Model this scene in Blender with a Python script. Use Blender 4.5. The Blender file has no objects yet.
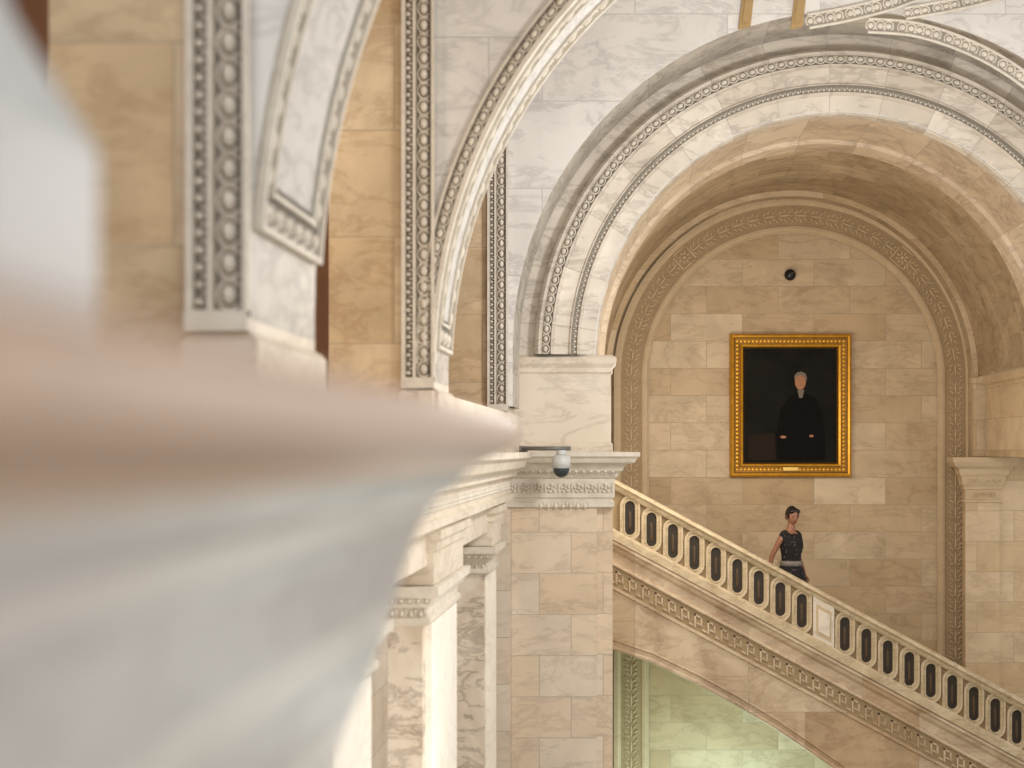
import bpy, math, random
from mathutils import Vector, Matrix
random.seed(4)
H=5.2
V=Vector
scene=bpy.context.scene
scene.view_settings.view_transform='Standard'
# ---------------------------------------------------------------- materials
def lin(c):
    return tuple(((x/255)/12.92 if x/255<=0.04045 else (((x/255)+0.055)/1.055)**2.4) for x in c)+(1,)
def newmat(name):
    m=bpy.data.materials.new(name); m.use_nodes=True
    nt=m.node_tree; b=nt.nodes['Principled BSDF']; return m,nt,b
def marble(name,c1,c2,vein,mode='none',bw=.9,bh=.42,vamt=.5,rough=.5,mortar=None,scale=1.0,cloud=.35,ms=.004):
    m,nt,b=newmat(name); N=nt.nodes.new; L=nt.links.new
    tc=N('ShaderNodeTexCoord')
    if mode=='uv': vec=tc.outputs['UV']
    else: vec=tc.outputs['Object']
    obj=tc.outputs['Object']
    base=None; rnd=None
    if mode in('xz','yz','uv'):
        if mode!='uv':
            sp=N('ShaderNodeSeparateXYZ'); L(vec,sp.inputs[0]); cb=N('ShaderNodeCombineXYZ')
            L(sp.outputs[0 if mode=='xz' else 1],cb.inputs[0]); L(sp.outputs[2],cb.inputs[1]); v2=cb.outputs[0]
        else: v2=vec
        def brick(a,bb,mo):
            k=N('ShaderNodeTexBrick'); L(v2,k.inputs['Vector']); k.inputs['Color1'].default_value=a; k.inputs['Color2'].default_value=bb
            k.inputs['Mortar'].default_value=mo; k.inputs['Scale'].default_value=1; k.inputs['Mortar Size'].default_value=ms
            k.inputs['Mortar Smooth'].default_value=.3; k.inputs['Brick Width'].default_value=bw; k.inputs['Row Height'].default_value=bh
            return k
        mo=mortar or tuple(x*.62 for x in lin(c1)[:3])+(1,)
        k1=brick(lin(c1),lin(c2),mo); k2=brick((0,0,0,1),(1,1,1,1),(.5,.5,.5,1))
        base=k1.outputs['Color']; rnd=k2.outputs['Color']; fac=k1.outputs['Fac']
    if rnd:
        mu=N('ShaderNodeVectorMath'); mu.operation='MULTIPLY_ADD'; L(rnd,mu.inputs[0]); mu.inputs[1].default_value=(17,11,23); L(obj,mu.inputs[2]); vv=mu.outputs[0]
    else: vv=obj
    n1=N('ShaderNodeTexNoise'); L(vv,n1.inputs['Vector']); n1.inputs['Scale'].default_value=1.6*scale; n1.inputs['Detail'].default_value=9; n1.inputs['Roughness'].default_value=.58; n1.inputs['Distortion'].default_value=.8
    mp=N('ShaderNodeMapping'); mp.inputs['Rotation'].default_value=(.5,.6,.4); mp.inputs['Scale'].default_value=(.8,1.0,2.2); L(vv,mp.inputs[0])
    n2=N('ShaderNodeTexNoise'); L(mp.outputs[0],n2.inputs['Vector']); n2.inputs['Scale'].default_value=1.5*scale; n2.inputs['Detail'].default_value=12; n2.inputs['Roughness'].default_value=.66; n2.inputs['Distortion'].default_value=.5
    r1=N('ShaderNodeValToRGB'); L(n2.outputs[0],r1.inputs[0]); e=r1.color_ramp.elements
    e[0].position=.45; e[0].color=(0,0,0,1); e[1].position=.535; e[1].color=(0,0,0,1); x=r1.color_ramp.elements.new(.495); x.color=(1,1,1,1)
    r2=N('ShaderNodeValToRGB'); L(n1.outputs[0],r2.inputs[0]); r2.color_ramp.elements[0].position=.38; r2.color_ramp.elements[1].position=.72
    mx=N('ShaderNodeMix'); mx.data_type='RGBA'
    s1=N('ShaderNodeMath'); s1.operation='MULTIPLY'; L(r2.outputs[0],s1.inputs[0]); s1.inputs[1].default_value=cloud; L(s1.outputs[0],mx.inputs[0])
    if base: L(base,mx.inputs[6])
    else: mx.inputs[6].default_value=lin(c1)
    mx.inputs[7].default_value=lin(c2) if not base else lin(tuple(int(a*.80) for a in c2))
    # vein strength modulated by the cloud noise so veins fade in and out
    mx2=N('ShaderNodeMix'); mx2.data_type='RGBA'; s2=N('ShaderNodeMath'); s2.operation='MULTIPLY'; L(r1.outputs[0],s2.inputs[0]); L(n1.outputs[0],s2.inputs[1])
    s3=N('ShaderNodeMath'); s3.operation='MULTIPLY'; L(s2.outputs[0],s3.inputs[0]); s3.inputs[1].default_value=vamt
    L(s3.outputs[0],mx2.inputs[0]); L(mx.outputs[2],mx2.inputs[6]); mx2.inputs[7].default_value=lin(vein)
    L(mx2.outputs[2],b.inputs['Base Color']); b.inputs['Roughness'].default_value=rough
    b.inputs['Specular IOR Level'].default_value=.25
    if base:
        bp=N('ShaderNodeBump'); bp.inputs['Strength'].default_value=.3; bp.inputs['Distance'].default_value=.01; bp.invert=True
        L(fac,bp.inputs['Height']); L(bp.outputs[0],b.inputs['Normal'])
    return m
def plain(name,c,rough=.5,metal=0,noise=.15,sc=8,spec=None):
    m,nt,b=newmat(name); N=nt.nodes.new; L=nt.links.new
    tc=N('ShaderNodeTexCoord'); n=N('ShaderNodeTexNoise'); L(tc.outputs['Object'],n.inputs['Vector']); n.inputs['Scale'].default_value=sc; n.inputs['Detail'].default_value=5
    mx=N('ShaderNodeMix'); mx.data_type='RGBA'; L(n.outputs[0],mx.inputs[0]); l=lin(c)
    mx.inputs[6].default_value=tuple(x*(1-noise) for x in l[:3])+(1,); mx.inputs[7].default_value=tuple(min(1,x*(1+noise)) for x in l[:3])+(1,)
    L(mx.outputs[2],b.inputs['Base Color']); b.inputs['Roughness'].default_value=rough; b.inputs['Metallic'].default_value=metal
    if spec is not None: b.inputs['Specular IOR Level'].default_value=spec
    return m
M={}
M['tan']=marble('tan_ashlar_marble',(222,201,170),(206,180,142),(150,112,74),'xz',.95,.38,.4,cloud=.5)
M['back']=marble('back_wall_marble',(218,199,168),(194,167,130),(136,106,74),'xz',.92,.35,.5,cloud=.5)
M['jamb']=marble('jamb_marble',(236,215,182),(218,190,150),(160,118,80),'xz',1.4,.62,.6,cloud=.8)
M['pier']=marble('pier_marble',(234,222,204),(226,204,176),(146,124,102),'xz',.62,.40,.5,cloud=.35)
M['white']=marble('white_ashlar_marble',(236,233,228),(225,220,214),(150,144,140),'xz',1.7,.8,.6,cloud=.35)
M['whiteuv']=marble('white_voussoir_marble',(208,201,190),(190,181,168),(116,106,98),'uv',.62,3.0,.9,cloud=.7)
M['ringuv']=marble('archivolt_marble',(235,226,212),(216,204,187),(134,120,108),'uv',.55,3.0,.7,cloud=.5)
M['vaultlit']=marble('vault_lit_front_marble',(228,211,188),(212,190,164),(128,108,88),'uv',.62,3.0,.7,cloud=.5)  # lighter copy of the vault stone, bright light on the front put into its colour
M['vaultuv']=marble('vault_marble',(202,182,153),(174,152,122),(112,90,68),'uv',.7,.43,.7,cloud=.6)
M['tanuv']=marble('tan_ring_marble',(206,187,160),(186,165,136),(120,96,72),'uv',.7,3.0,.6,cloud=.5)
M['side']=marble('side_wall_marble',(236,224,206),(224,206,182),(160,130,106),'yz',1.0,.45,.35)
M['smooth']=marble('smooth_marble',(230,219,202),(212,196,173),(144,124,106),'none',vamt=.5,cloud=.5)
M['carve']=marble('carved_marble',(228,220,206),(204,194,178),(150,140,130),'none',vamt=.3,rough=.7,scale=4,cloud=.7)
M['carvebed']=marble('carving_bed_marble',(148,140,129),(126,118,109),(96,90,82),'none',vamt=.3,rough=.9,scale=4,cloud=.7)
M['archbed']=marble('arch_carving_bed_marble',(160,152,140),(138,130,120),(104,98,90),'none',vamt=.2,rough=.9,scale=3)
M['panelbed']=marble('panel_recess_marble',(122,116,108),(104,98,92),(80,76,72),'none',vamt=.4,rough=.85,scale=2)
M['field']=marble('panel_field_marble',(206,202,196),(184,180,174),(118,114,112),'none',vamt=.7,rough=.7,scale=2)
M['carvetan']=marble('carved_tan_marble',(208,187,155),(188,165,132),(130,104,78),'none',vamt=.25,rough=.7,scale=3)
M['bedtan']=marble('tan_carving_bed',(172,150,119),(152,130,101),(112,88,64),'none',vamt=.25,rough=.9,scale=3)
M['bal']=marble('balustrade_marble',(216,199,168),(186,164,130),(112,90,66),'none',vamt=.6,rough=.6,scale=2.5,cloud=.9)
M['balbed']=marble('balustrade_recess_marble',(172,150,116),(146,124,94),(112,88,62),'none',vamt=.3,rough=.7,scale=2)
M['string']=marble('stringer_marble',(224,205,178),(204,176,142),(146,108,78),'xz',1.3,3.0,.6,cloud=.8)
M['grey']=marble('grey_veined_marble',(230,219,203),(196,178,156),(112,94,80),'none',vamt=1.0,scale=1.4,cloud=.9,rough=.65)
M['litface']=marble('lit_face_marble',(250,244,232),(240,230,214),(170,150,130),'none',vamt=.3,rough=.7)  # bright light on the hall-facing side put into a whiter colour
M['ledgetan']=marble('ledge_tan_tone',(182,154,134),(166,138,120),(130,104,86),'none',vamt=.25)  # ledge tones: stone colour plus painted light and shade of the mouldings
M['ledgepeach']=marble('ledge_peach_tone',(208,182,160),(196,168,146),(170,140,116),'none',vamt=.25)
M['ledgegrey']=marble('ledge_grey_tone',(200,196,192),(184,180,176),(146,140,136),'none',vamt=.5,scale=2)
M['ledgewhite']=marble('ledge_white_tone',(214,208,202),(200,194,188),(160,152,146),'none',vamt=.4)
M['postgrey']=marble('post_grey_marble',(202,203,202),(178,179,178),(140,138,134),'none',vamt=.4)
M['bronze']=plain('dark_umber',(50,41,30),.6,.1,.4)
M['umberl']=plain('mid_umber',(84,67,47),.6,.1,.5)
M['gold']=plain('gilded_wood',(206,152,44),.38,.6,.4,14)
M['goldd']=plain('dark_gilding',(138,96,28),.5,.5,.3,20)
M['dullgold']=plain('dull_gilding',(176,146,98),.6,.1,.12,12)
M['canvas']=plain('dark_oil_canvas',(27,26,23),.85,0,.8,2.2,.15)
M['coat']=plain('painted_black_coat',(15,14,14),.85,spec=.15)
M['flesh']=plain('painted_flesh',(168,122,92),.8,0,.35,30,.15)
M['shirt']=plain('painted_shirt',(120,112,100),.8,spec=.15)
M['ptable']=plain('painted_table',(42,33,24),.8,spec=.15)
M['brass']=plain('brass',(214,176,96),.3,.9)
M['black']=plain('black_plastic',(18,18,20),.35)
M['glass']=plain('dark_dome_glass',(52,60,64),.08)
M['wplastic']=plain('grey_white_plastic',(200,201,198),.4,0,.04)
M['steel']=plain('steel_bracket',(110,108,104),.35,.3)
M['dark']=plain('dark_corridor_plaster',(136,98,72),.8)
M['floor']=marble('floor_marble',(170,160,140),(146,132,112),(110,96,80),'none',vamt=.4)
M['skin']=plain('skin',(156,108,84),.5,0,.06)
M['hair']=plain('black_hair',(24,18,16),.45,0,.3,40)
M['eye']=plain('eye_dark',(24,16,12),.3)
M['lip']=plain('lips',(140,70,62),.5)
M['shoe']=plain('black_shoe',(20,18,18),.4)
M['belt']=plain('belt_grey',(130,122,114),.7,0,.8,45)
def dressmat():
    m,nt,b=newmat('black_dotted_dress'); N=nt.nodes.new; L=nt.links.new
    tc=N('ShaderNodeTexCoord'); v=N('ShaderNodeTexVoronoi'); v.inputs['Scale'].default_value=26; L(tc.outputs['Object'],v.inputs['Vector'])
    r=N('ShaderNodeValToRGB'); L(v.outputs['Distance'],r.inputs[0]); e=r.color_ramp.elements
    e[0].position=.16; e[0].color=lin((110,100,94)); e[1].position=.26; e[1].color=lin((24,20,23)); L(r.outputs[0],b.inputs['Base Color']); b.inputs['Roughness'].default_value=.85
    return m
M['dress']=dressmat()

# ---------------------------------------------------------------- mesh builder
def _sph(nl=5,no=8):
    v=[(0,0,1)]
    for i in range(1,nl):
        t=math.pi*i/nl
        for j in range(no):
            p=2*math.pi*j/no; v.append((math.sin(t)*math.cos(p),math.sin(t)*math.sin(p),math.cos(t)))
    v.append((0,0,-1)); f=[]
    for j in range(no): f.append((0,1+j,1+(j+1)%no))
    for i in range(nl-2):
        for j in range(no):
            a=1+i*no+j; b=1+i*no+(j+1)%no; f.append((a,a+no,b+no,b))
    l=len(v)-1; o=1+(nl-2)*no
    for j in range(no): f.append((l,o+(j+1)%no,o+j))
    return v,f
SP=_sph(); SPH2=_sph(12,18)
class MB:
    def __init__(s): s.v=[];s.f=[];s.m=[];s.uv=[];s.s=[]
    def q(s,pts,m=0,uv=None,sm=False):
        i=len(s.v); s.v+= [tuple(p) for p in pts]; s.f.append(tuple(range(i,i+len(pts)))); s.m.append(m); s.uv.append(uv); s.s.append(sm)
    def box(s,x0,x1,y0,y1,z0,z1,m=0):
        i=len(s.v); s.v+=[(x,y,z) for z in(z0,z1) for y in(y0,y1) for x in(x0,x1)]
        for f in((0,2,3,1),(4,5,7,6),(0,1,5,4),(2,6,7,3),(0,4,6,2),(1,3,7,5)):
            s.f.append(tuple(i+k for k in f)); s.m.append(m); s.uv.append(None); s.s.append(False)
    def ell(s,c,a,b,n,m=0,T=None):
        T=T or SP; i=len(s.v); c=V(c)
        for p in T[0]: s.v.append(tuple(c+a*p[0]+b*p[1]+n*p[2]))
        for f in T[1]: s.f.append(tuple(i+k for k in f)); s.m.append(m); s.uv.append(None); s.s.append(True)
    def tube(s,pts,r,m=0,n=6,closed=False,up=None):
        pts=[V(p) for p in pts]; N=len(pts); i=len(s.v)
        for k,p in enumerate(pts):
            a=pts[(k-1)%N] if (closed or k>0) else p; b=pts[(k+1)%N] if (closed or k<N-1) else p
            t=(b-a).normalized(); u=V(up) if up else (V((0,0,1)) if abs(t.z)<.9 else V((1,0,0)))
            w=t.cross(u).normalized(); u2=w.cross(t).normalized()
            rr=r[k] if isinstance(r,(list,tuple)) else r
            for j in range(n):
                g=2*math.pi*j/n; s.v.append(tuple(p+w*math.cos(g)*rr+u2*math.sin(g)*rr))
        for k in range(N if closed else N-1):
            for j in range(n):
                a=i+k*n+j; b=i+k*n+(j+1)%n; k2=(k+1)%N; c=i+k2*n+(j+1)%n; d=i+k2*n+j
                s.f.append((a,b,c,d)); s.m.append(m); s.uv.append(None); s.s.append(True)
        if not closed:
            s.f.append(tuple(i+j for j in range(n))[::-1]); s.m.append(m); s.uv.append(None); s.s.append(False)
            s.f.append(tuple(i+(N-1)*n+j for j in range(n))); s.m.append(m); s.uv.append(None); s.s.append(False)
    def stack(s,x0,x1,y0,y1,prof,m=0,cap=True,keepback=False):
        i=len(s.v)
        for o,z in prof:
            yb=y1 if keepback else y1+o
            s.v+=[(x0-o,y0-o,z),(x1+o,y0-o,z),(x1+o,yb,z),(x0-o,yb,z)]
        for k in range(len(prof)-1):
            for j in range(4):
                a=i+k*4+j; b=i+k*4+(j+1)%4; s.f.append((a,b,b+4,a+4)); s.m.append(m); s.uv.append(None); s.s.append(False)
        if cap:
            s.f.append((i+3,i+2,i+1,i)); s.m.append(m); s.uv.append(None); s.s.append(False)
            e=i+4*(len(prof)-1); s.f.append((e,e+1,e+2,e+3)); s.m.append(m); s.uv.append(None); s.s.append(False)
    def extr(s,poly,axis,a0,a1,m=0,ms=None,sm=False):
        def P(p,a): return (p[0],a,p[1]) if axis=='y' else (a,p[0],p[1])
        n=len(poly)
        for k in range(n):
            p=poly[k]; q2=poly[(k+1)%n]
            s.q([P(p,a0),P(q2,a0),P(q2,a1),P(p,a1)],ms[k] if ms else m,None,sm)
        s.q([P(p,a0) for p in poly],m); s.q([P(p,a1) for p in poly][::-1],m)
    def plate(s,cx,zs,R,x0,x1,z0,z1,y0,y1,mf=0,mi=1,n=72):
        ph=set(math.pi*k/n for k in range(n+1))
        ph.add(math.atan2(z1-zs,cx-x0)); ph.add(math.pi-math.atan2(z1-zs,x1-cx)); ph=sorted(ph)
        inn=[];out=[];arc=[]
        for p in ph:
            dx=-math.cos(p); dz=math.sin(p); inn.append((cx+R*dx,zs+R*dz)); t=1e9
            if dx<-1e-9: t=min(t,(x0-cx)/dx)
            if dx>1e-9: t=min(t,(x1-cx)/dx)
            if dz>1e-9: t=min(t,(z1-zs)/dz)
            out.append((cx+t*dx,zs+t*dz)); arc.append(p*R+zs-z0)
        if z0<zs-1e-6:
            inn=[(cx-R,z0)]+inn+[(cx+R,z0)]; out=[(x0,z0)]+out+[(x1,z0)]; arc=[0]+arc+[arc[-1]+zs-z0]
        for k in range(len(inn)-1):
            a,b,c,d=inn[k],inn[k+1],out[k+1],out[k]
            s.q([(a[0],y0,a[1]),(d[0],y0,d[1]),(c[0],y0,c[1]),(b[0],y0,b[1])],mf)
            s.q([(a[0],y1,a[1]),(b[0],y1,b[1]),(c[0],y1,c[1]),(d[0],y1,d[1])],mf)
            s.q([(a[0],y0,a[1]),(b[0],y0,b[1]),(b[0],y1,b[1]),(a[0],y1,a[1])],mi,[(arc[k],0),(arc[k+1],0),(arc[k+1],y1-y0),(arc[k],y1-y0)])
            s.q([(d[0],y0,d[1]),(d[0],y1,d[1]),(c[0],y1,c[1]),(c[0],y0,c[1])],mf)
    def arc(s,cx,zs,prof,p0=0,p1=math.pi,n=72,zleg=None,m=0,ms=None):
        fr=[('a',p0+(p1-p0)*k/n) for k in range(n+1)]
        if zleg is not None: fr=[('L',zleg)]+fr+[('R',zleg)]
        cum=[0]
        for k in range(len(prof)-1): cum.append(cum[-1]+math.hypot(prof[k+1][0]-prof[k][0],prof[k+1][1]-prof[k][1]))
        rm=sum(p[0] for p in prof)/len(prof); rows=[]
        for t,a in fr:
            row=[]
            for r,y in prof:
                if t=='a': row.append((cx-r*math.cos(a),y,zs+r*math.sin(a)))
                elif t=='L': row.append((cx-r,y,a))
                else: row.append((cx+r,y,a))
            sl=rm*(a-p0)+ (0 if zleg is None else zs-zleg) if t=='a' else (0 if t=='L' else rm*(p1-p0)+2*(zs-zleg))
            rows.append((row,sl))
        for k in range(len(rows)-1):
            A,sa=rows[k]; B,sb=rows[k+1]
            for j in range(len(prof)-1):
                s.q([A[j],A[j+1],B[j+1],B[j]],ms[j] if ms else m,[(sa,cum[j]),(sa,cum[j+1]),(sb,cum[j+1]),(sb,cum[j])])
    def egg(s,o,t,b,n,L,W,Hh,m=0):
        o=V(o); s.ell(o,t*(L*.35),b*(W*.28),n*(Hh*1.15),m)
        pts=[o+t*(L*.47*math.sin(g))*1.0-b*(W*.45*math.cos(g)) for g in [math.radians(a) for a in range(-140,141,28)]]
        s.tube(pts,min(L,W)*.09,m,5,up=n)
        s.ell(o+t*(L*.5)-b*0,t*(L*.05),b*(W*.36),n*(Hh*.7),m)
    def leaf(s,o,t,b,n,L,W,Hh,m=0):
        o=V(o); s.ell(o-b*(W*.1),t*(L*.26),b*(W*.42),n*Hh,m); s.ell(o+t*(L*.5)+b*(W*.2),t*(L*.13),b*(W*.3),n*(Hh*.8),m)
    def ros(s,o,t,b,n,L,W,Hh,m=0):
        o=V(o); s.ell(o,t*L*.13,b*W*.13,n*Hh,m)
        for k in range(5):
            g=2*math.pi*k/5+.4; d=t*math.cos(g)*L*.28+b*math.sin(g)*W*.28
            s.ell(o+d,t*L*.15,b*W*.13,n*Hh*.8,m)
        s.ell(o+t*L*.5,t*L*.08,b*W*.4,n*Hh*.7,m)
    def sqros(s,o,t,b,n,L,W,Hh,m=0):
        """square framed rosette"""
        o=V(o); h=W*.5
        for (c,d) in ((t,b),(b,t)):
            for sg in(1,-1): s.tube([o+c*(sg*h)-d*h,o+c*(sg*h)+d*h],W*.06,m,6,up=n)
        s.ell(o,t*W*.12,b*W*.12,n*Hh*1.3,m)
        for k in range(8):
            g=math.pi*k/4; d=t*math.cos(g)+b*math.sin(g); e2=b*math.cos(g)-t*math.sin(g)
            s.ell(o+d*W*.27,d*W*.13,e2*W*.07,n*Hh,m)
    def acan(s,o,t,b,n,L,W,Hh,m=0):
        o=V(o)
        s.ell(o,t*L*.48,b*W*.05,n*Hh*.8,m)
        for sg in(1,-1):
            for (a,r,l) in((-.30,.24,.16),(-.02,.33,.15),(.26,.22,.13)):
                d1=(b*sg*.8+t*.6).normalized(); d2=(t*.8-b*sg*.6).normalized()
                s.ell(o+t*L*a+b*(sg*W*r*.8),d1*L*l*1.3,d2*L*.055,n*Hh,m)
            s.ell(o+t*L*.44+b*(sg*W*.3),t*L*.06,b*W*.07,n*Hh,m)
    def band(s,frames,kind,W,Hh,L,m=0):
        for o,t,b,n in frames: getattr(s,kind)(o,t,b,n,L,W,Hh,m)
    def build(s,name,mats,parent=None,kind=None,label=None,cat=None,bevel=0):
        me=bpy.data.meshes.new(name); me.from_pydata(s.v,[],s.f); 
        for mm in mats: me.materials.append(M[mm])
        me.polygons.foreach_set('material_index',s.m); me.polygons.foreach_set('use_smooth',s.s)
        if any(u for u in s.uv):
            ul=me.uv_layers.new(name='UVMap'); 
            for p,u in zip(me.polygons,s.uv):
                if u:
                    for li,uu in zip(p.loop_indices,u): ul.data[li].uv=uu
        me.update()
        import bmesh
        bm=bmesh.new(); bm.from_mesh(me); bmesh.ops.remove_doubles(bm,verts=bm.verts,dist=1e-5); bmesh.ops.recalc_face_normals(bm,faces=bm.faces) ; bm.to_mesh(me); bm.free()
        o=bpy.data.objects.new(name,me); scene.collection.objects.link(o)
        if bevel:
            bv=o.modifiers.new('bevel','BEVEL'); bv.width=bevel; bv.segments=2; bv.limit_method='ANGLE'
        if parent: attach(o,parent)
        if kind: o['kind']=kind
        if label: o['label']=label
        if cat: o['category']=cat
        return o
def attach(o,p):
    o.parent=p; o.matrix_parent_inverse=Matrix.Translation(-V(p.location))
def empty(name,loc,label,cat,kind=None):
    e=bpy.data.objects.new(name,None); e.location=loc; e.empty_display_size=.2; scene.collection.objects.link(e); e['label']=label; e['category']=cat
    if kind: e['kind']=kind
    return e
X_=V((1,0,0));Y_=V((0,1,0));Z_=V((0,0,1))
def vframes(x,y,z0,z1,L,n=-Y_,b=X_):
    k=int((z1-z0)/L); return [(V((x,y,z0+(i+.5)*L)),Z_,b,n) for i in range(k)]
def yframes(x,z,y0,y1,L,n=X_):
    k=int((y1-y0)/L); return [(V((x,y0+(i+.5)*L,z)),Y_,Z_,n) for i in range(k)]
def xframes(y,z,x0,x1,L,n=-Y_):
    k=max(1,int((x1-x0)/L)); return [(V((x0+(i+.5)*(x1-x0)/k,y,z)),X_,Z_,n) for i in range(k)]
def aframes(cx,zs,R,y,L,p0=0,p1=math.pi,n=None):
    k=int(R*(p1-p0)/L); out=[]
    for i in range(k):
        p=p0+(p1-p0)*(i+.5)/k; rad=V((-math.cos(p),0,math.sin(p))); t=V((math.sin(p),0,math.cos(p)))
        o=V((cx,y,zs))+rad*R; out.append((o,t,rad,-Y_) if n is None else (o,t,Y_,-rad))
    return out
CX=1.98; ZS=.926
# ---------------------------------------------------------------- floor / ceiling
b=MB(); b.box(-5,8,-1,19.2,-5.4,-5.2); b.build('floor',['floor'],kind='structure',label='polished marble floor of the hall',cat='floor')
b=MB(); b.box(-4.2,6,2.6,14.4,5.0,5.2); b.build('ceiling',['white'],kind='structure',label='white marble ceiling over the hall',cat='ceiling')
# ---------------------------------------------------------------- transverse arches
def transverse(idx,Yi,Yo,zs,R,ztop=5.0,bandtop=4.9,edge=True):
    b=MB()
    b.plate(CX,zs,R,-1.33,5.29,.4,ztop,Yi,Yo,0,1)
    b.build('wall_transverse_%d'%idx,['white','whiteuv'],kind='structure',label='white marble transverse arch wall',cat='wall')
    b=MB(); b.box(-1.78,-1.33,Yi+.005,Yo,.0,ztop)
    b.build('wall_jamb_%d'%idx,['jamb'],kind='structure',label='honey coloured marble jamb of the side opening',cat='wall')
    b=MB()
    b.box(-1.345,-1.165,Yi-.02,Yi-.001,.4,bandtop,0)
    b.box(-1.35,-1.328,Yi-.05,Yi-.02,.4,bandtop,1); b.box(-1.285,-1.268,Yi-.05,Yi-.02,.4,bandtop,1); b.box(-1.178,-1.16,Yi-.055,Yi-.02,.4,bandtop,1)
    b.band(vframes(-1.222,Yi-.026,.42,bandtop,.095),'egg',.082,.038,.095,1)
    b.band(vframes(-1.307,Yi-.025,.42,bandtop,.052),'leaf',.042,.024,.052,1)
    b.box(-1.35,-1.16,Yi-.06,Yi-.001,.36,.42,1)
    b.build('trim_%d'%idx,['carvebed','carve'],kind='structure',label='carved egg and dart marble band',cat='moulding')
    b=MB(); b.stack(-1.33,-1.17,Yi-.0,Yo-.0,[(.05,-.02),(.05,.2),(.035,.215),(.035,.33),(.02,.35),(.0,.36),(.0,.399)],0)
    b.build('trim_%d'%(idx+60),['smooth'],kind='structure',label='stepped marble base of the arch pier',cat='base')
    if not edge: return
    b=MB(); w=.10
    b.arc(CX,zs,[(R+w,Yi-.001),(R+w,Yi-.03),(R+.085,Yi-.03),(R+.085,Yi-.015),(R+.015,Yi-.015),(R+.015,Yi-.03),(R-.012,Yi-.03),(R-.012,Yi+.03)],0.0,math.pi,80,ms=[1,1,1,0,1,1,1])
    b.band(aframes(CX,zs,R+.05,Yi-.018,.08),'egg',.062,.024,.08,1)
    b.build('trim_%d'%(idx+10),['carvebed','carve'],kind='structure',label='carved marble edge of transverse arch',cat='moulding')
transverse(1,4.4,5.3,.5,3.15,edge=False)
transverse(2,8.43,9.1,.5,3.15)
transverse(3,13.3,14.05,ZS,3.1,edge=False)
def arcpanel(idx,zs,R,y0,y1,angs,bw):
    b=MB()
    for (p0,p1) in angs:
        def slab(ya,yb,pa,pb,r1,m,n=36,r0=None):
            r0=r0 or R+.03
            b.arc(CX,zs,[(r0,ya),(r1,ya),(r1,yb),(r0,yb)],pa,pb,n,m=m)
            for p in(pa,pb):
                c=-math.cos(p); s_=math.sin(p)
                b.q([(CX+r0*c,ya,zs+r0*s_),(CX+r1*c,ya,zs+r1*s_),(CX+r1*c,yb,zs+r1*s_),(CX+r0*c,yb,zs+r0*s_)],m)
        f=.022; g=.003
        slab(y0+g,y1-g,p0+g/R,p1-g/R,R-.006,0)
        slab(y0,y0+f,p0,p1,R-.03,1); slab(y1-f,y1,p0,p1,R-.03,1)
        slab(y0+f+.0005,y1-f-.0005,p0+.0002,p0+f/R,R-.0295,1); slab(y0+f+.0005,y1-f-.0005,p1-f/R,p1-.0002,R-.0295,1)
        q=bw/R
        slab(y0+bw,y0+bw+f*.7,p0+q,p1-q,R-.022,1); slab(y1-bw-f*.7,y1-bw,p0+q,p1-q,R-.022,1)
        slab(y0+bw+f*.7+.0005,y1-bw-f*.7-.0005,p0+q+.0002,p0+q+f*.7/R,R-.0215,1); slab(y0+bw+f*.7+.0005,y1-bw-f*.7-.0005,p1-q-f*.7/R,p1-q-.0002,R-.0215,1)
        w=bw-f; m_=(bw+f)/2
        for yy in(y0+m_,y1-m_): b.band(aframes(CX,zs,R-.006,yy,w*1.05,p0+q,p1-q,1),'egg',w*.8,.02,w*1.05,1)
        for pe in(p0+m_/R,p1-m_/R):
            c=-math.cos(pe); s_=math.sin(pe); rad=V((c,0,s_)); t=V((s_,0,-c))
            k=max(2,int((y1-y0-.05)/(w*1.1)))
            for i in range(k): b.egg(V((CX,y0+.025+(i+.5)*(y1-y0-.05)/k,zs))+rad*(R-.006),Y_,t,-rad,w*1.05,w*.8,.02,1)
        d=bw+.04
        slab(y0+d,y1-d,p0+d/R,p1-d/R,R-.010,2)
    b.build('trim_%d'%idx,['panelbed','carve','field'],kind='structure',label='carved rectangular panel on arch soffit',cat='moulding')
arcpanel(21,.5,3.15,4.43,5.27,[(.055,1.0),(1.05,1.5)],.125)
arcpanel(22,.5,3.15,8.47,9.07,[(.03,1.62)],.15)
# base wall
b=MB(); b.box(-1.9,-1.2,3.2,14.05,-.02,.14); b.box(-1.24,-1.16,8.3,14.03,.1,.34)
b.build('wall_left_base',['side'],kind='structure',label='marble parapet course of side wall',cat='wall')
b=MB(); b.box(-4.2,-4.0,0,14.4,-5.2,5.2); b.box(-4.0,-1.79,9.4,9.55,-.1,5.0); b.build('wall_left',['dark'],kind='structure',label='dull brown corridor wall seen through openings',cat='wall')
b=MB()
for y0,y1 in((4.4,5.12),(8.43,9.4),(13.3,14.1)): b.box(5.13,5.9,y0,y1,-5.2,.4)
b.build('wall_right',['side'],kind='structure',label='marble piers carrying the transverse arches',cat='wall')
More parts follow.
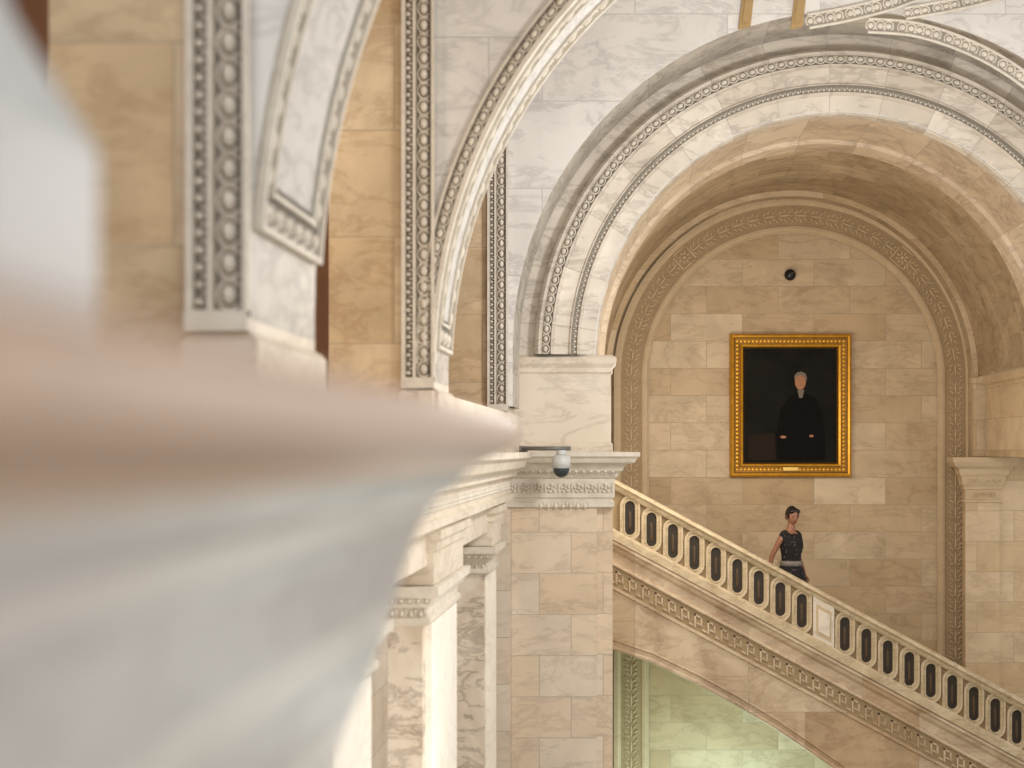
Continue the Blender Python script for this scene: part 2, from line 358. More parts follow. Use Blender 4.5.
# entablature of left wall and lower arcade
b=MB(); prof=[(-1.9,-.02),(-.98,-.02),(-.98,-.07),(-1.02,-.1),(-1.04,-.16),(-1.12,-.2),(-1.12,-.24),(-1.18,-.26),(-1.18,-.4),(-1.15,-.41),(-1.15,-.46),(-1.26,-.48),(-1.26,-.7),(-1.9,-.7)]
b.extr(prof,'y',5.6,13.75)
b.band(yframes(-1.18,-.33,5.6,13.7,.1),'ros',.1,.02,.1,1); b.band(yframes(-1.11,-.18,5.6,13.7,.07),'egg',.06,.02,.07,1)
b.build('trim_31',['smooth','carve'],kind='structure',label='carved marble entablature along the side wall',cat='moulding')
def lowpier(y0,y1,name,lab,dz=-.12,x0=-1.5):
    e=empty(name,(-1.4,(y0+y1)/2,-5.2),lab,'pilaster')
    b=MB(); b.stack(x0,-1.29,y0,y1,[(.08,-5.2),(.08,-4.9),(.03,-4.85),(0,-4.8),(0,-.95+dz)],0); b.box(-1.29,-1.25,y0+.12,y1-.12,-4.9,-.95+dz,1); b.build('shaft',['grey','litface'],e)
    b=MB(); b.stack(x0,-1.27,y0,y1,[(0,-.95),(.03,-.93),(.03,-.90),(.01,-.89),(.01,-.84),(.05,-.81),(.06,-.78),(.09,-.76),(.09,-.705)],0)
    b.band(xframes(y0-.012,-.865,x0,-1.27,.05),'leaf',.05,.02,.05,0); b.band(xframes(y0-.055,-.79,x0-.04,-1.23,.05),'egg',.05,.02,.05,0)
    b.v=[(x,y,z+dz) for x,y,z in b.v]; b.build('capital',['carve'],e)
    b=MB(); b.stack(x0,-1.22,y0,y1,[(.0,-.70+dz),(.0,-.62),(.02,-.61),(.02,-.56),(.05,-.54),(.05,-.49),(0,-.47)],0); b.build('entablature_block',['smooth'],e)
lowpier(8.8,10.3,'pilaster','grey veined marble pilaster with carved capital')
lowpier(12.4,13.2,'pilaster','grey veined marble pilaster beside the big pier',x0=-1.56)
lowpier(5.9,7.0,'pilaster','grey veined marble pilaster with carved capital')
b=MB(); b.box(-2.1,-1.92,5.6,14.2,-5.2,-.02); b.box(-1.92,-1.2,13.92,14.03,-5.2,-.57); b.box(-1.92,-1.25,13.76,13.8,-.7,-.3); b.build('wall_left_lower',['side'],kind='structure',label='pale marble wall behind the lower pilasters',cat='wall')
# ---------------------------------------------------------------- end wall with big arch
b=MB(); b.plate(CX,ZS,2.36,-1.24,5.9,ZS,5.0,14.12,14.4,0,1); b.box(4.34,5.9,14.12,14.4,-5.2,ZS)
b.build('wall_end',['white','whiteuv'],kind='structure',label='marble wall pierced by a large round arch',cat='wall')
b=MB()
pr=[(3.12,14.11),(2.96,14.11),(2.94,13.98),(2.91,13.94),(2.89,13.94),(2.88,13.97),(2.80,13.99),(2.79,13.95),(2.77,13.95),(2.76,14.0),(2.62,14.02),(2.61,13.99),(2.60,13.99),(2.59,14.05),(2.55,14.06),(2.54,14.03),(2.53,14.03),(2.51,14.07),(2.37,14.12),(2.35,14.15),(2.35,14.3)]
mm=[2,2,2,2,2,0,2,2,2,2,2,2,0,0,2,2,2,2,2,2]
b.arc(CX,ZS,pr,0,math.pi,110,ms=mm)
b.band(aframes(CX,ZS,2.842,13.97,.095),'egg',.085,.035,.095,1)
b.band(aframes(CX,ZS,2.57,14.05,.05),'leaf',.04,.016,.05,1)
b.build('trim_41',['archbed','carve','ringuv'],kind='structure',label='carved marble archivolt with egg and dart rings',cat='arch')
b=MB(); b.arc(CX,ZS,[(2.35,14.3),(2.35,15.3),(2.31,15.32),(2.31,15.7),(2.35,15.72)],0,math.pi,90,m=0)
b.arc(CX,ZS,[(2.35,15.72),(2.35,18.3)],0,math.pi,90,m=1)
b.build('ceiling_vault',['vaultlit','vaultuv'],kind='structure',label='round marble barrel vault over the stair',cat='vault')
b=MB(); b.box(-1.24,-.37,14.42,18.3,-5.2,ZS); b.build('wall_jamb_left',['side'],kind='structure',label='marble side wall of the stair passage',cat='wall')
b=MB(); b.stack(4.36,5.2,14.42,18.02,[(0,-.08),(0,.8),(.03,.82),(.03,.9),(0,.92)])
b.build('wall_jamb_right',['tan'],kind='structure',label='marble impost wall carrying the vault',cat='wall')
# ---------------------------------------------------------------- back wall
b=MB(); b.box(-1.3,8,18.62,18.9,-5.2,5.0); b.build('wall_back',['back'],kind='structure',label='tan ashlar marble wall behind the stair',cat='wall')
b=MB(); b.plate(CX,ZS,2.28,-1.3,8,-5.2,5.0,18.3,18.6,0,1); b.build('wall_back_arch',['tan','tanuv'],kind='structure',label='tan marble arched recess framing the painting wall',cat='wall')
b=MB(); cb=CX+.05
b.arc(cb,ZS,[(2.30,18.6),(2.30,18.54),(2.25,18.53),(2.23,18.55),(2.22,18.56),(2.21,18.575),(1.95,18.575),(1.94,18.56),(1.91,18.55),(1.88,18.55),(1.85,18.6)],0,math.pi,80,zleg=-5.2,ms=[1,1,1,1,1,0,1,1,1,1])
fr=aframes(cb,ZS,2.08,18.575,.2)
for i,f_ in enumerate(fr):
    b.band([f_],'sqros' if i in(8,len(fr)-9) else 'acan',.22 if i in(8,len(fr)-9) else .24,.018,.2,1)
for sx in(-1,1): b.band(vframes(cb+sx*2.08,18.575,-5.1,ZS,.2),'acan',.24,.018,.2,1)
b.build('trim_42',['bedtan','carvetan'],kind='structure',label='carved tan marble band around the blind arch',cat='moulding')
# right pilaster
e=empty('pilaster',(4.7,18.2,-5.2),'wide tan marble pilaster with moulded capital beside the stair','pilaster')
CAP=[(0,-.66),(.02,-.65),(.02,-.62),(0,-.61),(0,-.5),(.02,-.49),(.02,-.46),(.05,-.42),(.06,-.34),(.09,-.3),(.1,-.24),(.16,-.2),(.19,-.15),(.2,-.09),(.0,-.085)]
b=MB(); b.stack(4.13,4.56,18.12,18.29,[(0,-5.2),(0,-.66)],keepback=True); b.box(4.56,5.3,18.17,18.29,-5.2,-.085); b.build('shaft',['tan'],e)
b=MB(); b.stack(4.13,4.56,18.12,18.29,CAP,keepback=True); b.band(xframes(18.07,-.38,4.13,4.56,.08),'egg',.08,.02,.08,0); b.band(xframes(18.115,-.56,4.2,4.5,.05),'leaf',.07,.02,.05,0); b.build('capital',['carvetan'],e)
b=MB(); b.stack(4.24,5.2,18.16,18.29,[(0,-.08),(0,.82),(.02,.84),(.03,.9),(0,.92)],keepback=True); b.build('impost_block',['tan'],e)
# ---------------------------------------------------------------- big pier
e=empty('pier',(-.75,14.3,-5.2),'veined cream marble pier with carved capital under the arch','pier')
b=MB(); b.stack(-1.24,-.37,14.1,14.4,[(.06,-5.2),(.06,-4.9),(0,-4.85),(0,-.55)],keepback=True); b.box(-.37,-.22,14.2,14.4,-5.2,-.55); b.box(-1.2+.0,-1.16,14.08,14.1,-4.8,-.6)
b.build('shaft',['pier'],e)
b=MB(); b.stack(-1.26,-.22,14.08,14.4,[(0,-.56),(.015,-.55),(.015,-.51),(0,-.5),(0,-.47),(.02,-.46),(.02,-.28),(.05,-.26),(.06,-.22),(.1,-.2),(.13,-.14),(.22,-.12),(.24,-.08),(.27,-.06),(.27,-.02),(0,-.015)],keepback=True)
b.band(xframes(14.055,-.37,-1.26,-.22,.13),'ros',.13,.025,.13,0)
b.band(xframes(14.0,-.21,-1.3,-.18,.07),'egg',.06,.03,.07,0)
b.band(xframes(14.07,-.535,-.95,-.45,.07),'leaf',.07,.02,.07,0)
b.build('capital',['carve'],e)
b=MB(); b.stack(-1.24,-.24,14.12,14.4,[(.02,-.02),(.02,.06),(0,.08),(0,.74),(.02,.76),(.02,.8),(.05,.84),(.06,.9),(.02,.925)],keepback=True); b.build('impost_block',['smooth'],e)
# ---------------------------------------------------------------- upper wall ornament
def toparc(idx,pts,lab,w=.06):
    b=MB(); P=[V(((x-635)/109,13.285,(450-y)/109)) for x,y in pts]
    Q=[]
    for k in range(len(P)-1):
        p0=P[max(0,k-1)];p1=P[k];p2=P[k+1];p3=P[min(len(P)-1,k+2)]
        for j in range(12):
            t=j/12; Q.append(.5*((2*p1)+(-p0+p2)*t+(2*p0-5*p1+4*p2-p3)*t*t+(-p0+3*p1-3*p2+p3)*t**3))
    Q.append(P[-1])
    def off(d):
        out=[]
        for k,q in enumerate(Q):
            t=(Q[min(k+1,len(Q)-1)]-Q[max(k-1,0)]).normalized(); n=t.cross(-Y_).normalized(); out.append(q+n*d)
        return out
    for d,r in((-w,.014),(w,.014)): b.tube(off(d),r,1,8,up=(0,1,0))
    o1=off(-w);o2=off(w)
    for k in range(len(Q)-1): b.q([o1[k]-Y_*.003,o1[k+1]-Y_*.003,o2[k+1]-Y_*.003,o2[k]-Y_*.003],0)
    L=0; last=-1
    for k in range(1,len(Q)):
        L+=(Q[k]-Q[k-1]).length
        if int(L/.09)!=last:
            last=int(L/.09); t=(Q[k]-Q[k-1]).normalized(); b.egg(Q[k]-Y_*.004,t,t.cross(-Y_).normalized(),-Y_,.09,w*1.7,.02,1)
    b.build('trim_%d'%idx,['archbed','carve'],kind='structure',label=lab,cat='moulding')
toparc(51,[(808,22),(850,14),(895,2),(940,-16)],'curved carved marble moulding on the upper wall')
toparc(52,[(868,26),(915,30),(965,46),(1010,70),(1060,108)],'curved carved marble moulding on the upper wall')
toparc(53,[(905,14),(950,6),(1000,-6),(1040,-18)],'curved carved marble moulding on the upper wall',.05)
for x in(745,797):
    X=(x-635)/109
    b=MB()
    b.extr([(X-.06,(450-30)/109),(X+.05,(450-27)/109),(X+.13,4.6),(X+.03,4.6)],'y',13.26,13.301)
    b.extr([(X-.03,(450-25)/109),(X+.03,(450-23)/109),(X+.1,4.55),(X+.06,4.55)],'y',13.245,13.26)
    b.build('bracket',['dullgold'],label='flush gilded soffit strip on white marble',cat='ornament')
# ---------------------------------------------------------------- stair
SL=.54
e=empty('staircase',(3.4,17.4,-5.2),'marble staircase descending on a rampant arch','staircase')
curve=[(-.37,-2.25),(.2,-2.44),(.74,-2.70),(1.2,-2.95),(1.6,-3.19),(2.0,-3.46),(2.29,-3.66),(2.8,-4.03),(3.3,-4.42),(3.8,-4.85),(4.2,-5.2)]
def bot(x):
    for k in range(len(curve)-1):
        if curve[k][0]<=x<=curve[k+1][0]:
            t=(x-curve[k][0])/(curve[k+1][0]-curve[k][0]); return curve[k][1]*(1-t)+curve[k+1][1]*t
    return -5.2
def sprism(b,xs,top,btm,y0,y1,m=0):
    for k in range(len(xs)-1):
        a,c=xs[k],xs[k+1]; ta,tc_,ba,bc=top(a),top(c),btm(a),btm(c)
        b.q([(a,y0,ba),(c,y0,bc),(c,y0,tc_),(a,y0,ta)],m); b.q([(a,y1,ta),(c,y1,tc_),(c,y1,bc),(a,y1,ba)],m)
        b.q([(a,y0,ta),(c,y0,tc_),(c,y1,tc_),(a,y1,ta)],m); b.q([(a,y1,ba),(c,y1,bc),(c,y0,bc),(a,y0,ba)],m)
    a=xs[0]; b.q([(a,y0,btm(a)),(a,y0,top(a)),(a,y1,top(a)),(a,y1,btm(a))],m); a=xs[-1]; b.q([(a,y0,btm(a)),(a,y1,btm(a)),(a,y1,top(a)),(a,y0,top(a))],m)
xs=sorted(set([-.36+.07*i for i in range(105)]+[c[0] for c in curve[1:]]+[6.95])); xs=[x for x in xs if x<=6.95]
b=MB(); sprism(b,xs,lambda x:-1.16-SL*x,lambda x:min(bot(x),-1.17-SL*x),16.6,16.8)
sprism(b,xs,lambda x:-1.50-SL*x,lambda x:min(bot(x),-1.51-SL*x),16.8,18.1)
sprism(b,[x for x in xs if x<3.9],lambda x:-1.50-SL*x,bot,18.1,18.46)
b.build('stringer',['string'],e)
def slant(b,prof,x0,x1,m=0):
    n=len(prof)
    for k in range(n):
        p=prof[k]; q2=prof[(k+1)%n]
        b.q([(x0,p[0],p[1]-SL*x0),(x1,p[0],p[1]-SL*x1),(x1,q2[0],q2[1]-SL*x1),(x0,q2[0],q2[1]-SL*x0)],m)
    b.q([(x0,p[0],p[1]-SL*x0) for p in prof][::-1],m); b.q([(x1,p[0],p[1]-SL*x1) for p in prof],m)
b=MB()
slant(b,[(16.6,-1.165),(16.52,-1.165),(16.52,-1.2),(16.55,-1.22),(16.56,-1.26),(16.6,-1.3)],-.36,6.95)
slant(b,[(16.6,-1.40),(16.56,-1.41),(16.55,-1.44),(16.57,-1.46),(16.6,-1.47)],-.36,6.95)
slant(b,[(16.6,-1.68),(16.57,-1.69),(16.57,-1.72),(16.6,-1.74)],-.36,6.95)
slant(b,[(16.599,-1.47),(16.59,-1.47),(16.59,-1.68),(16.599,-1.68)],-.36,6.95,1)
x=-.3
while x<6.6:
    z=-1.575-SL*x
    for (dx,dz,w,h) in ((-.06,0,.02,.15),(-.03,.065,.08,.02),(.01,.02,.02,.1),(-.02,-.02,.05,.02),(.045,-.065,.05,.02)):
        c=[(x+dx-w/2,z+dz-h/2),(x+dx+w/2,z+dz-h/2),(x+dx+w/2,z+dz+h/2),(x+dx-w/2,z+dz+h/2)]
        c=[(p[0],p[1]-SL*(p[0]-x)) for p in c]
        b.extr(c,'y',16.574,16.59)
    x+=.15
cv=[(c[0],16.59,c[1]+.03) for c in curve]
b.tube(cv,.028,0,6,up=(0,1,0)); b.tube([(c[0],16.59,c[1]+.12) for c in curve],.014,0,6,up=(0,1,0))
b.build('frieze',['string','balbed'],e)
for i in range(23):
    x0=-.36+.315*i; zt=-1.306-SL*(x0+.1575); y1=18.46 if x0+.35<3.9 else 18.07
    b=MB(); b.box(x0,x0+.335,16.81,y1,zt-.24,zt-.03); b.box(x0,x0+.36,16.81,y1,zt-.03,zt)
    b.build('step',['smooth'],e)
# balustrade
e=empty('balustrade',(3.4,16.7,-3.0),'carved beige marble balustrade with pill-shaped openings','balustrade')
b=MB(); slant(b,[(16.56,-.459),(16.53,-.475),(16.52,-.50),(16.54,-.52),(16.56,-.525),(16.57,-.56),(16.59,-.585),(16.77,-.585),(16.79,-.56),(16.8,-.525),(16.83,-.5),(16.82,-.475),(16.79,-.459)],-.36,6.95)
b.build('rail',['bal'],e)
b=MB(); slant(b,[(16.57,-1.03),(16.54,-1.06),(16.54,-1.155),(16.8,-1.155),(16.8,-1.06),(16.78,-1.03)],-.36,6.95); b.build('base_rail',['bal'],e)
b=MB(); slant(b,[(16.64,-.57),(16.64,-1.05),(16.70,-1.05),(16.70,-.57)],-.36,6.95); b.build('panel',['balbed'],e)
def stad(hw,hh,n=9):
    pts=[]
    for k in range(n): a=math.pi*k/(n-1); pts.append((hw*math.cos(a),hh-hw+hw*math.sin(a)))
    for k in range(n): a=math.pi+math.pi*k/(n-1); pts.append((hw*math.cos(a),-(hh-hw)+hw*math.sin(a)))
    return pts
def ringmesh():
    b=MB(); loops=[(.118,.262,16.64),(.118,.262,16.60),(.112,.256,16.59),(.094,.236,16.59),(.090,.232,16.605),(.074,.214,16.605),(.070,.21,16.595),(.062,.2,16.595),(.056,.194,16.61),(.054,.192,16.65)]
    L=[[(p[0],y,p[1]) for p in stad(w,h)] for w,h,y in loops]; n=len(L[0])
    for k in range(len(L)-1):
        for j in range(n): b.q([L[k][j],L[k][(j+1)%n],L[k+1][(j+1)%n],L[k+1][j]],0,None,False)
    return b
first=None
for k in range(30):
    if k==9: continue
    X=(630-635+21.5*k)/87.3; z=-.81-SL*X
    if X>6.8: break
    if first is None:
        o=ringmesh().build('baluster',['bal']); 
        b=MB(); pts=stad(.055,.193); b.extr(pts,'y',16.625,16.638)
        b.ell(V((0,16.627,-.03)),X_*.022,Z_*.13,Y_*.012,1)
        o2=b.build('baluster_inset',['bronze','umberl']); o2['label']='dark bronze infill'; first=(o,o2)  # dark brown sheet closing each pill-shaped opening
    else:
        o=first[0].copy(); o2=first[1].copy(); scene.collection.objects.link(o); scene.collection.objects.link(o2)
    o.location=(X,0,z); attach(o,e)
    o2.location=(0,0,0) ; o2.parent=o; o2.matrix_parent_inverse=Matrix.Identity(4)
Xp=(823.5-635)/87.3; 
b=MB()
def pbox(w,zt,zb,y0,y1,m=0):
    c=[(Xp-w,zb+SL*w-SL*Xp),(Xp+w,zb-SL*w-SL*Xp),(Xp+w,zt-SL*w-SL*Xp),(Xp-w,zt+SL*w-SL*Xp)]
    b.extr(c,'y',y0,y1,m)
pbox(.12,-.57,-1.05,16.58,16.64); pbox(.085,-.64,-.98,16.567,16.58,1); pbox(.065,-.68,-.94,16.555,16.567)
b.build('pedestal',['smooth','carvetan'],e)
# ---------------------------------------------------------------- painting
PX,PZ0,PZ1=1.99,-.346,1.487; hw=.777
e=empty('painting',(PX,18.55,PZ0),'portrait of a dark-clothed man in a wide gilded frame','painting')
b=MB(); cz=(PZ0+PZ1)/2; hh=(PZ1-PZ0)/2
prof=[(0,18.61),(0,18.53),(.025,18.49),(.05,18.5),(.06,18.53),(.13,18.54),(.14,18.51),(.165,18.52),(.19,18.57)]
mm=[0,0,0,1,1,0,0,1]
for j in range(len(prof)-1):
    def lp(p): o,y=p; return [(PX-hw+o,y,cz-hh+o),(PX+hw-o,y,cz-hh+o),(PX+hw-o,y,cz+hh-o),(PX-hw+o,y,cz+hh-o)]
    A=lp(prof[j]);B=lp(prof[j+1])
    for k in range(4): b.q([A[k],A[(k+1)%4],B[(k+1)%4],B[k]],mm[j])
for (a,c) in (((PX-hw+.095,cz-hh+.095),(PX+hw-.095,cz-hh+.095)),((PX-hw+.095,cz+hh-.095),(PX+hw-.095,cz+hh-.095)),((PX-hw+.095,cz-hh+.095),(PX-hw+.095,cz+hh-.095)),((PX+hw-.095,cz-hh+.095),(PX+hw-.095,cz+hh-.095))):
    n=int(max(abs(c[0]-a[0]),abs(c[1]-a[1]))/.05)
    for i in range(n+1):
        t=i/n; b.ell(V((a[0]+(c[0]-a[0])*t,18.537,a[1]+(c[1]-a[1])*t)),X_*.026,Z_*.026,Y_*.007,0)
b.build('frame',['gold','goldd'],e)
b=MB(); b.box(PX-hw+.18,PX+hw-.18,18.56,18.6,cz-hh+.18,cz+hh-.18); b.build('canvas',['canvas'],e)
def flat(name,polys,mat,y):
    b=MB()
    for p in polys: b.extr(p,'y',y,y+.004)
    b.build(name,[mat],e)
def px(x,y): return ((x-635)/77.96,(450-y)/77.96)
def elp(x,y,rx,ry,n=16): return [px(x+rx*math.cos(2*math.pi*k/n),y+ry*math.sin(2*math.pi*k/n)) for k in range(n)]
flat('painted_coat',[[px(*p) for p in [(779,460),(776,435),(780,410),(790,396),(796,393),(806,393),(815,398),(822,412),(825,440),(824,460)]]],'coat',18.554)
flat('painted_face',[elp(800,382,5.5,8)],'flesh',18.549)
flat('painted_hair',[[px(*p) for p in [(794.2,381),(794,376),(797,372.5),(801,371.8),(805,373.5),(806.6,378),(806,382),(804.6,377),(800,375),(796,377)]]],'shirt',18.546)
flat('painted_collar',[[px(*p) for p in [(797,390),(804,390),(802,398),(799,398)]]],'shirt',18.547)
flat('painted_hand',[elp(783,437,3.0,1.4)],'flesh',18.548)
flat('painted_hand',[elp(811,436,2.2,1.3)],'flesh',18.548)
flat('painted_table',[[px(*p) for p in [(748,460),(748,436),(774,433),(776,460)]]],'ptable',18.552)
b=MB(); b.box(PX-.1,PX+.1,18.5,18.53,cz-hh+.08,cz-hh+.13); b.build('name_plate',['brass'],e,bevel=.004)
# ---------------------------------------------------------------- small cameras
X=(790-635)/78; Zc=(450-275)/78
e=empty('wall_camera',(X,18.55,Zc),'small black round camera on the stone wall','camera')
b=MB(); b.tube([(X,18.62,Zc),(X,18.57,Zc)],.06,0,16); b.build('mount',['black'],e)
b=MB(); b.ell(V((X,18.56,Zc)),X_*.075,Z_*.075,Y_*.06,0,SPH2); b.build('dome',['black'],e); 
b=MB(); b.tube([(X+.02,18.51,Zc+.01),(X+.02,18.49,Zc+.01)],.018,0,12); b.build('lens',['bronze'],e)
e=empty('dome_camera',(-.69,13.6,-.27),'grey-white security dome camera on a metal bracket at the capital','camera')
cxx,cy=-.69,13.58
b=MB(); b.tube([(cxx,cy,-.0),(cxx,cy,-.05)],.045,0,16); b.tube([(cxx,cy,-.045),(cxx,cy,-.065),(cxx,cy,-.17)],[.05,.085,.09],0,20); b.build('housing',['wplastic'],e)
b=MB(); b.ell(V((cxx,cy,-.175)),X_*.078,Y_*.078,Z_*-.085,0,SPH2); b.build('dome',['glass'],e)
b=MB(); b.tube([(-1.06,13.78,.015),(-1.0,13.6,.015),(-.85,cy,.015),(-.6,cy,.015)],.02,0,8); b.box(-1.1,-1.02,13.76,13.8,-.05,.04); b.build('bracket',['steel'],e)
# ---------------------------------------------------------------- near ledge (out of focus)
D1=2.3
k=D1/1450
def lp(x,y): return ((x-635)*k,(450-y)*k)
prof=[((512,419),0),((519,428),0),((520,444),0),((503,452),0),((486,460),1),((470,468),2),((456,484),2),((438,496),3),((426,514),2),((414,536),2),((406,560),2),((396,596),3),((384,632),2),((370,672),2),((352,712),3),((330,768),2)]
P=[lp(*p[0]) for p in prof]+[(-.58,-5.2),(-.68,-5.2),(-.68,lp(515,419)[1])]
ms=[p[1] for p in prof]+[2,2,0]  # tone per face, light streaks and shade painted along the mouldings
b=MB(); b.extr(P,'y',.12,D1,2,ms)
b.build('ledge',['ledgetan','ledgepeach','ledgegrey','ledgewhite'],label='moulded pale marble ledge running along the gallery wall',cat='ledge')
z0=lp(515,419)[1]
e=empty('post',(-.58,1.15,z0),'grey white marble post standing on the ledge','post')
b=MB()
b.stack(-.66,-.49,1.06,1.26,[(.02,z0),(.02,.26),(.0,.30),(-.03,.36),(-.05,.42),(-.06,.8)])
b.build('shaft',['postgrey'],e,bevel=.01)
# ---------------------------------------------------------------- person
def person(loc,rot,s):
    e=empty('person',(0,0,0),'woman in black sleeveless dotted dress, dark pinned hair, descending','person')
    verts=[];edges=[];rad=[]
    def a(p,r,par=None):
        verts.append(p); rad.append(r if isinstance(r,tuple) else (r,r)); i=len(verts)-1
        if par is not None: edges.append((par,i))
        return i
    pel=a((0,0,.93),(.13,.10)); wa=a((0,0,1.06),(.095,.08),pel); ch=a((0,0,1.22),(.115,.095),wa); uc=a((0,.01,1.34),(.10,.08),ch); nb=a((0,.012,1.41),.048,uc); nk=a((0,0,1.48),.042,nb); hd=a((0,-.005,1.54),.046,nk)
    def arm(sx,el,wr,fd):
        S=(sx*.155,.012,1.355)
        sh=a(S,.044,uc); um=a(tuple((V(S)*.5+V(el)*.5)),.038,sh); ee=a(el,.033,um); fm=a(tuple(V(el)*.5+V(wr)*.5),.031,ee); w=a(wr,.022,fm)
        d=V(fd).normalized(); side=V((sx*-.2,-1,0)); side=(side-d*side.dot(d)).normalized()
        pm=a(tuple(V(wr)+d*.05),(.034,.018),w)
        nrm=d.cross(side).normalized()
        for f,(off,ln) in enumerate(((.03,.07),(.011,.08),(-.008,.075),(-.026,.06))):
            b0=V(wr)+d*.085+side*off; q1=a(tuple(b0),.009,pm); q2=a(tuple(b0+d*ln*.55+nrm*.008*sx),.0085,q1); a(tuple(b0+d*ln*.95+nrm*.025*sx),.007,q2)
        t1=a(tuple(V(wr)+d*.03+side*.035),.011,pm); t2=a(tuple(V(wr)+d*.06+side*.06),.0095,t1); a(tuple(V(wr)+d*.085+side*.065+nrm*.01*sx),.008,t2)
    arm(1,(.195,.05,1.10),(.185,-.06,.88),(.0,-.25,-1))
    arm(-1,(-.215,.12,1.12),(-.23,.16,.89),(.0,.1,-1))
    for sx,ky,ay in((1,-.07,-.04),(-1,.0,.09)):
        hp=a((sx*.08,0,.86),.08,pel); th=a((sx*.085,ky*.5,.68),.07,hp); kn=a((sx*.085,ky,.49),.052,th); cf=a((sx*.085,(ky+ay)/2+.02,.32),.05,kn); an=a((sx*.085,ay,.09),.034,cf); hl=a((sx*.085,ay-.04,.045),.034,an); a((sx*.09,ay-.15,.03),.028,hl)
    me=bpy.data.meshes.new('body'); me.from_pydata(verts,edges,[]); o=bpy.data.objects.new('body_tmp',me); scene.collection.objects.link(o)
    md=o.modifiers.new('s','SKIN'); sv=me.skin_vertices[0].data
    for i,r in enumerate(rad): sv[i].radius=r
    sv[0].use_root=True; md.use_smooth_shade=True
    sb=o.modifiers.new('u','SUBSURF'); sb.levels=1; sb.render_levels=1
    dg=bpy.context.evaluated_depsgraph_get(); dg.update(); em=bpy.data.meshes.new_from_object(o.evaluated_get(dg)); bpy.data.objects.remove(o)
    b=MB(); b.v=[tuple(v.co) for v in em.vertices]; 
    for p in em.polygons: b.f.append(tuple(p.vertices)); b.m.append(0); b.uv.append(None); b.s.append(True)
    T=_sph(16,22); i0=len(b.v); C=V((0,-.02,1.595)); HR=(Matrix.Rotation(math.radians(-22),3,'Z')@Matrix.Rotation(math.radians(10),3,'X'))*.94
    for p in T[0]:
        x,y,z=p; w=.073*(1-.18*max(0,-z)**1.5); q_=V((x*w,y*.092,z*.112))
        if y<0:
            q_.y-= .012*math.exp(-((z+.85)/.25)**2)
            q_.y-= .026*math.exp(-(x/.16)**2)*math.exp(-((z+.18)/.16)**2)
            q_.y+= .010*math.exp(-((abs(x)-.38)/.16)**2)*math.exp(-((z-.02)/.14)**2)
            q_.y-= .006*math.exp(-(x/.3)**2)*math.exp(-((z+.52)/.08)**2)
        b.v.append(tuple(C+HR@q_))
    for f in T[1]: b.f.append(tuple(i0+k_ for k_ in f)); b.m.append(0); b.uv.append(None); b.s.append(True)
    def E(B,c,ax,ay,az,m=0,T=None): B.ell(C+HR@V(c),HR@V(ax),HR@V(ay),HR@V(az),m,T)
    for sx in(-1,1):
        E(b,(sx*.028,-.078,.002),(.012,0,0),(0,.006,0),(0,0,.006),1); E(b,(sx*.029,-.083,.022),(.017,0,0),(0,.005,0),(0,0,.003),1)
        E(b,(sx*.073,.008,-.005),(.008,0,0),(0,.018,0),(0,0,.028),0)
    E(b,(0,-.092,-.058),(.022,0,0),(0,.006,0),(0,0,.007),2)
    b.build('body',['skin','eye','lip'],e)
    b=MB(); E(b,(0,.026,.02),(.082,0,0),(0,.086,0),(0,0,.105),0,SPH2); E(b,(0,.112,-.035),(.04,0,0),(0,.036,0),(0,0,.042),0,SPH2)
    for sx in(-1,1): 
        E(b,(sx*.034,-.038,.076),(.045,0,sx*-.02),(0,.052,0),(sx*.01,0,.028),0,SPH2); E(b,(sx*.068,-.012,.02),(.014,0,0),(0,.03,0),(0,0,.055),0,SPH2)
    b.build('hair',['hair'],e)
    def loft(name,rings,mat,n=28,wav=0,neck=0):
        b=MB(); R_=[]
        for i,(z,rx,ry,yo) in enumerate(rings):
            row=[]
            for j in range(n):
                g=2*math.pi*j/n; f=1+wav*math.sin(g*7)*max(0,(1-z)); dz=0
                if neck and i>=len(rings)-2: dz=-neck*max(0,-math.sin(g))**3
                row.append((rx*math.cos(g)*f*.94,yo+ry*math.sin(g)*f,z+dz))
            R_.append(row)
        for i in range(len(R_)-1):
            for j in range(n): b.q([R_[i][j],R_[i][(j+1)%n],R_[i+1][(j+1)%n],R_[i+1][j]],0,None,True)
        return b.build(name,[mat],e)
    loft('dress',[(.5,.255,.22,0),(.62,.24,.205,0),(.75,.22,.185,0),(.88,.195,.16,0),(.96,.175,.14,0),(1.05,.13,.108,0),(1.14,.14,.114,0),(1.22,.16,.135,-.008),(1.29,.172,.125,0),(1.35,.19,.098,.01),(1.385,.185,.085,.012),(1.41,.15,.078,.012),(1.425,.10,.075,.012)],'dress',wav=.12,neck=.12)
    loft('belt',[(1.0,.145,.122,0),(1.002,.154,.131,0),(1.06,.147,.124,0),(1.062,.137,.116,0)],'belt')
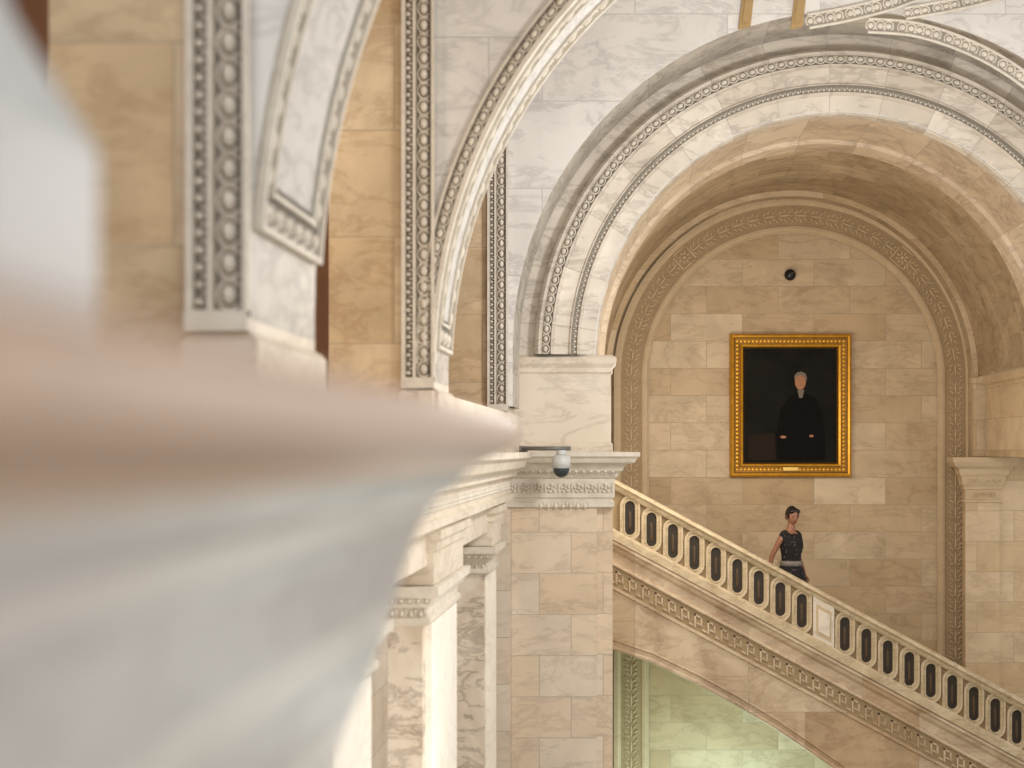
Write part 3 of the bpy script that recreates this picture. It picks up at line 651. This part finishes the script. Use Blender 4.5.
    for sx,ay in((1,-.04),(-1,.09)):
        b=MB(); b.ell(V((sx*.088,ay-.07,.036)),X_*.045,Y_*.125,Z_*.036,0,SPH2); b.build('shoe',['shoe'],e)
    e.location=loc; e.rotation_euler=(0,0,rot); e.scale=(s,s,s)
    for c in e.children: c.matrix_parent_inverse=Matrix.Identity(4)
stepz=-1.306-SL*(-.36+.315*7+.1575)
person((1.87,17.35,stepz+.004),math.radians(44),1.0)
# ---------------------------------------------------------------- lift everything to its height above floor
for o in list(scene.objects):
    if o.parent is None: o.location.z+=H
# ---------------------------------------------------------------- lights
def light(kind,name,loc,energy,col,size=1,rot=None):
    l=bpy.data.lights.new(name,kind); l.energy=energy; l.color=col
    if kind=='POINT': l.shadow_soft_size=size
    o=bpy.data.objects.new(name,l); o.location=(loc[0],loc[1],loc[2]+H); scene.collection.objects.link(o)
    if rot: o.rotation_euler=rot
    return o
w=bpy.data.worlds.new('world'); scene.world=w; w.use_nodes=True
w.node_tree.nodes['Background'].inputs[0].default_value=(1,.99,.975,1); w.node_tree.nodes['Background'].inputs[1].default_value=1.0
light('POINT','lamp_vault',(.9,15.6,.3),92,(1,.90,.76),.35)
light('POINT','lamp_stair_low',(1.2,17.3,-4.6),95,(.64,1,1),.4)
light('POINT','fill_hall',(1.4,10.6,1.6),285,(1,.98,.96),.3)  # unseen fill light added to brighten the hall, no fixture
light('POINT','fill_hall_near',(1.2,6.4,1.0),115,(1,.91,.80),.25)  # added warm fill for the near arches, no fixture there
light('POINT','fill_corridor',(-2.8,7.0,1.5),50,(1,.86,.66),.3)  # added fill to warm the jambs, source is invented
light('POINT','fill_aisle',(-.3,8.2,-2.0),46,(1,.95,.88),.3)  # added fill to brighten the lower pilasters, no real source
# ---------------------------------------------------------------- camera
cd=bpy.data.cameras.new('camera'); cd.sensor_width=36; cd.lens=50.98; cd.shift_x=-.120; cd.shift_y=.0645
cd.dof.use_dof=True; cd.dof.focus_distance=17; cd.dof.aperture_fstop=1.7; cd.clip_start=.05
co=bpy.data.objects.new('camera',cd); co.location=(0,0,H); co.rotation_euler=(math.pi/2,0,0); scene.collection.objects.link(co); scene.camera=co
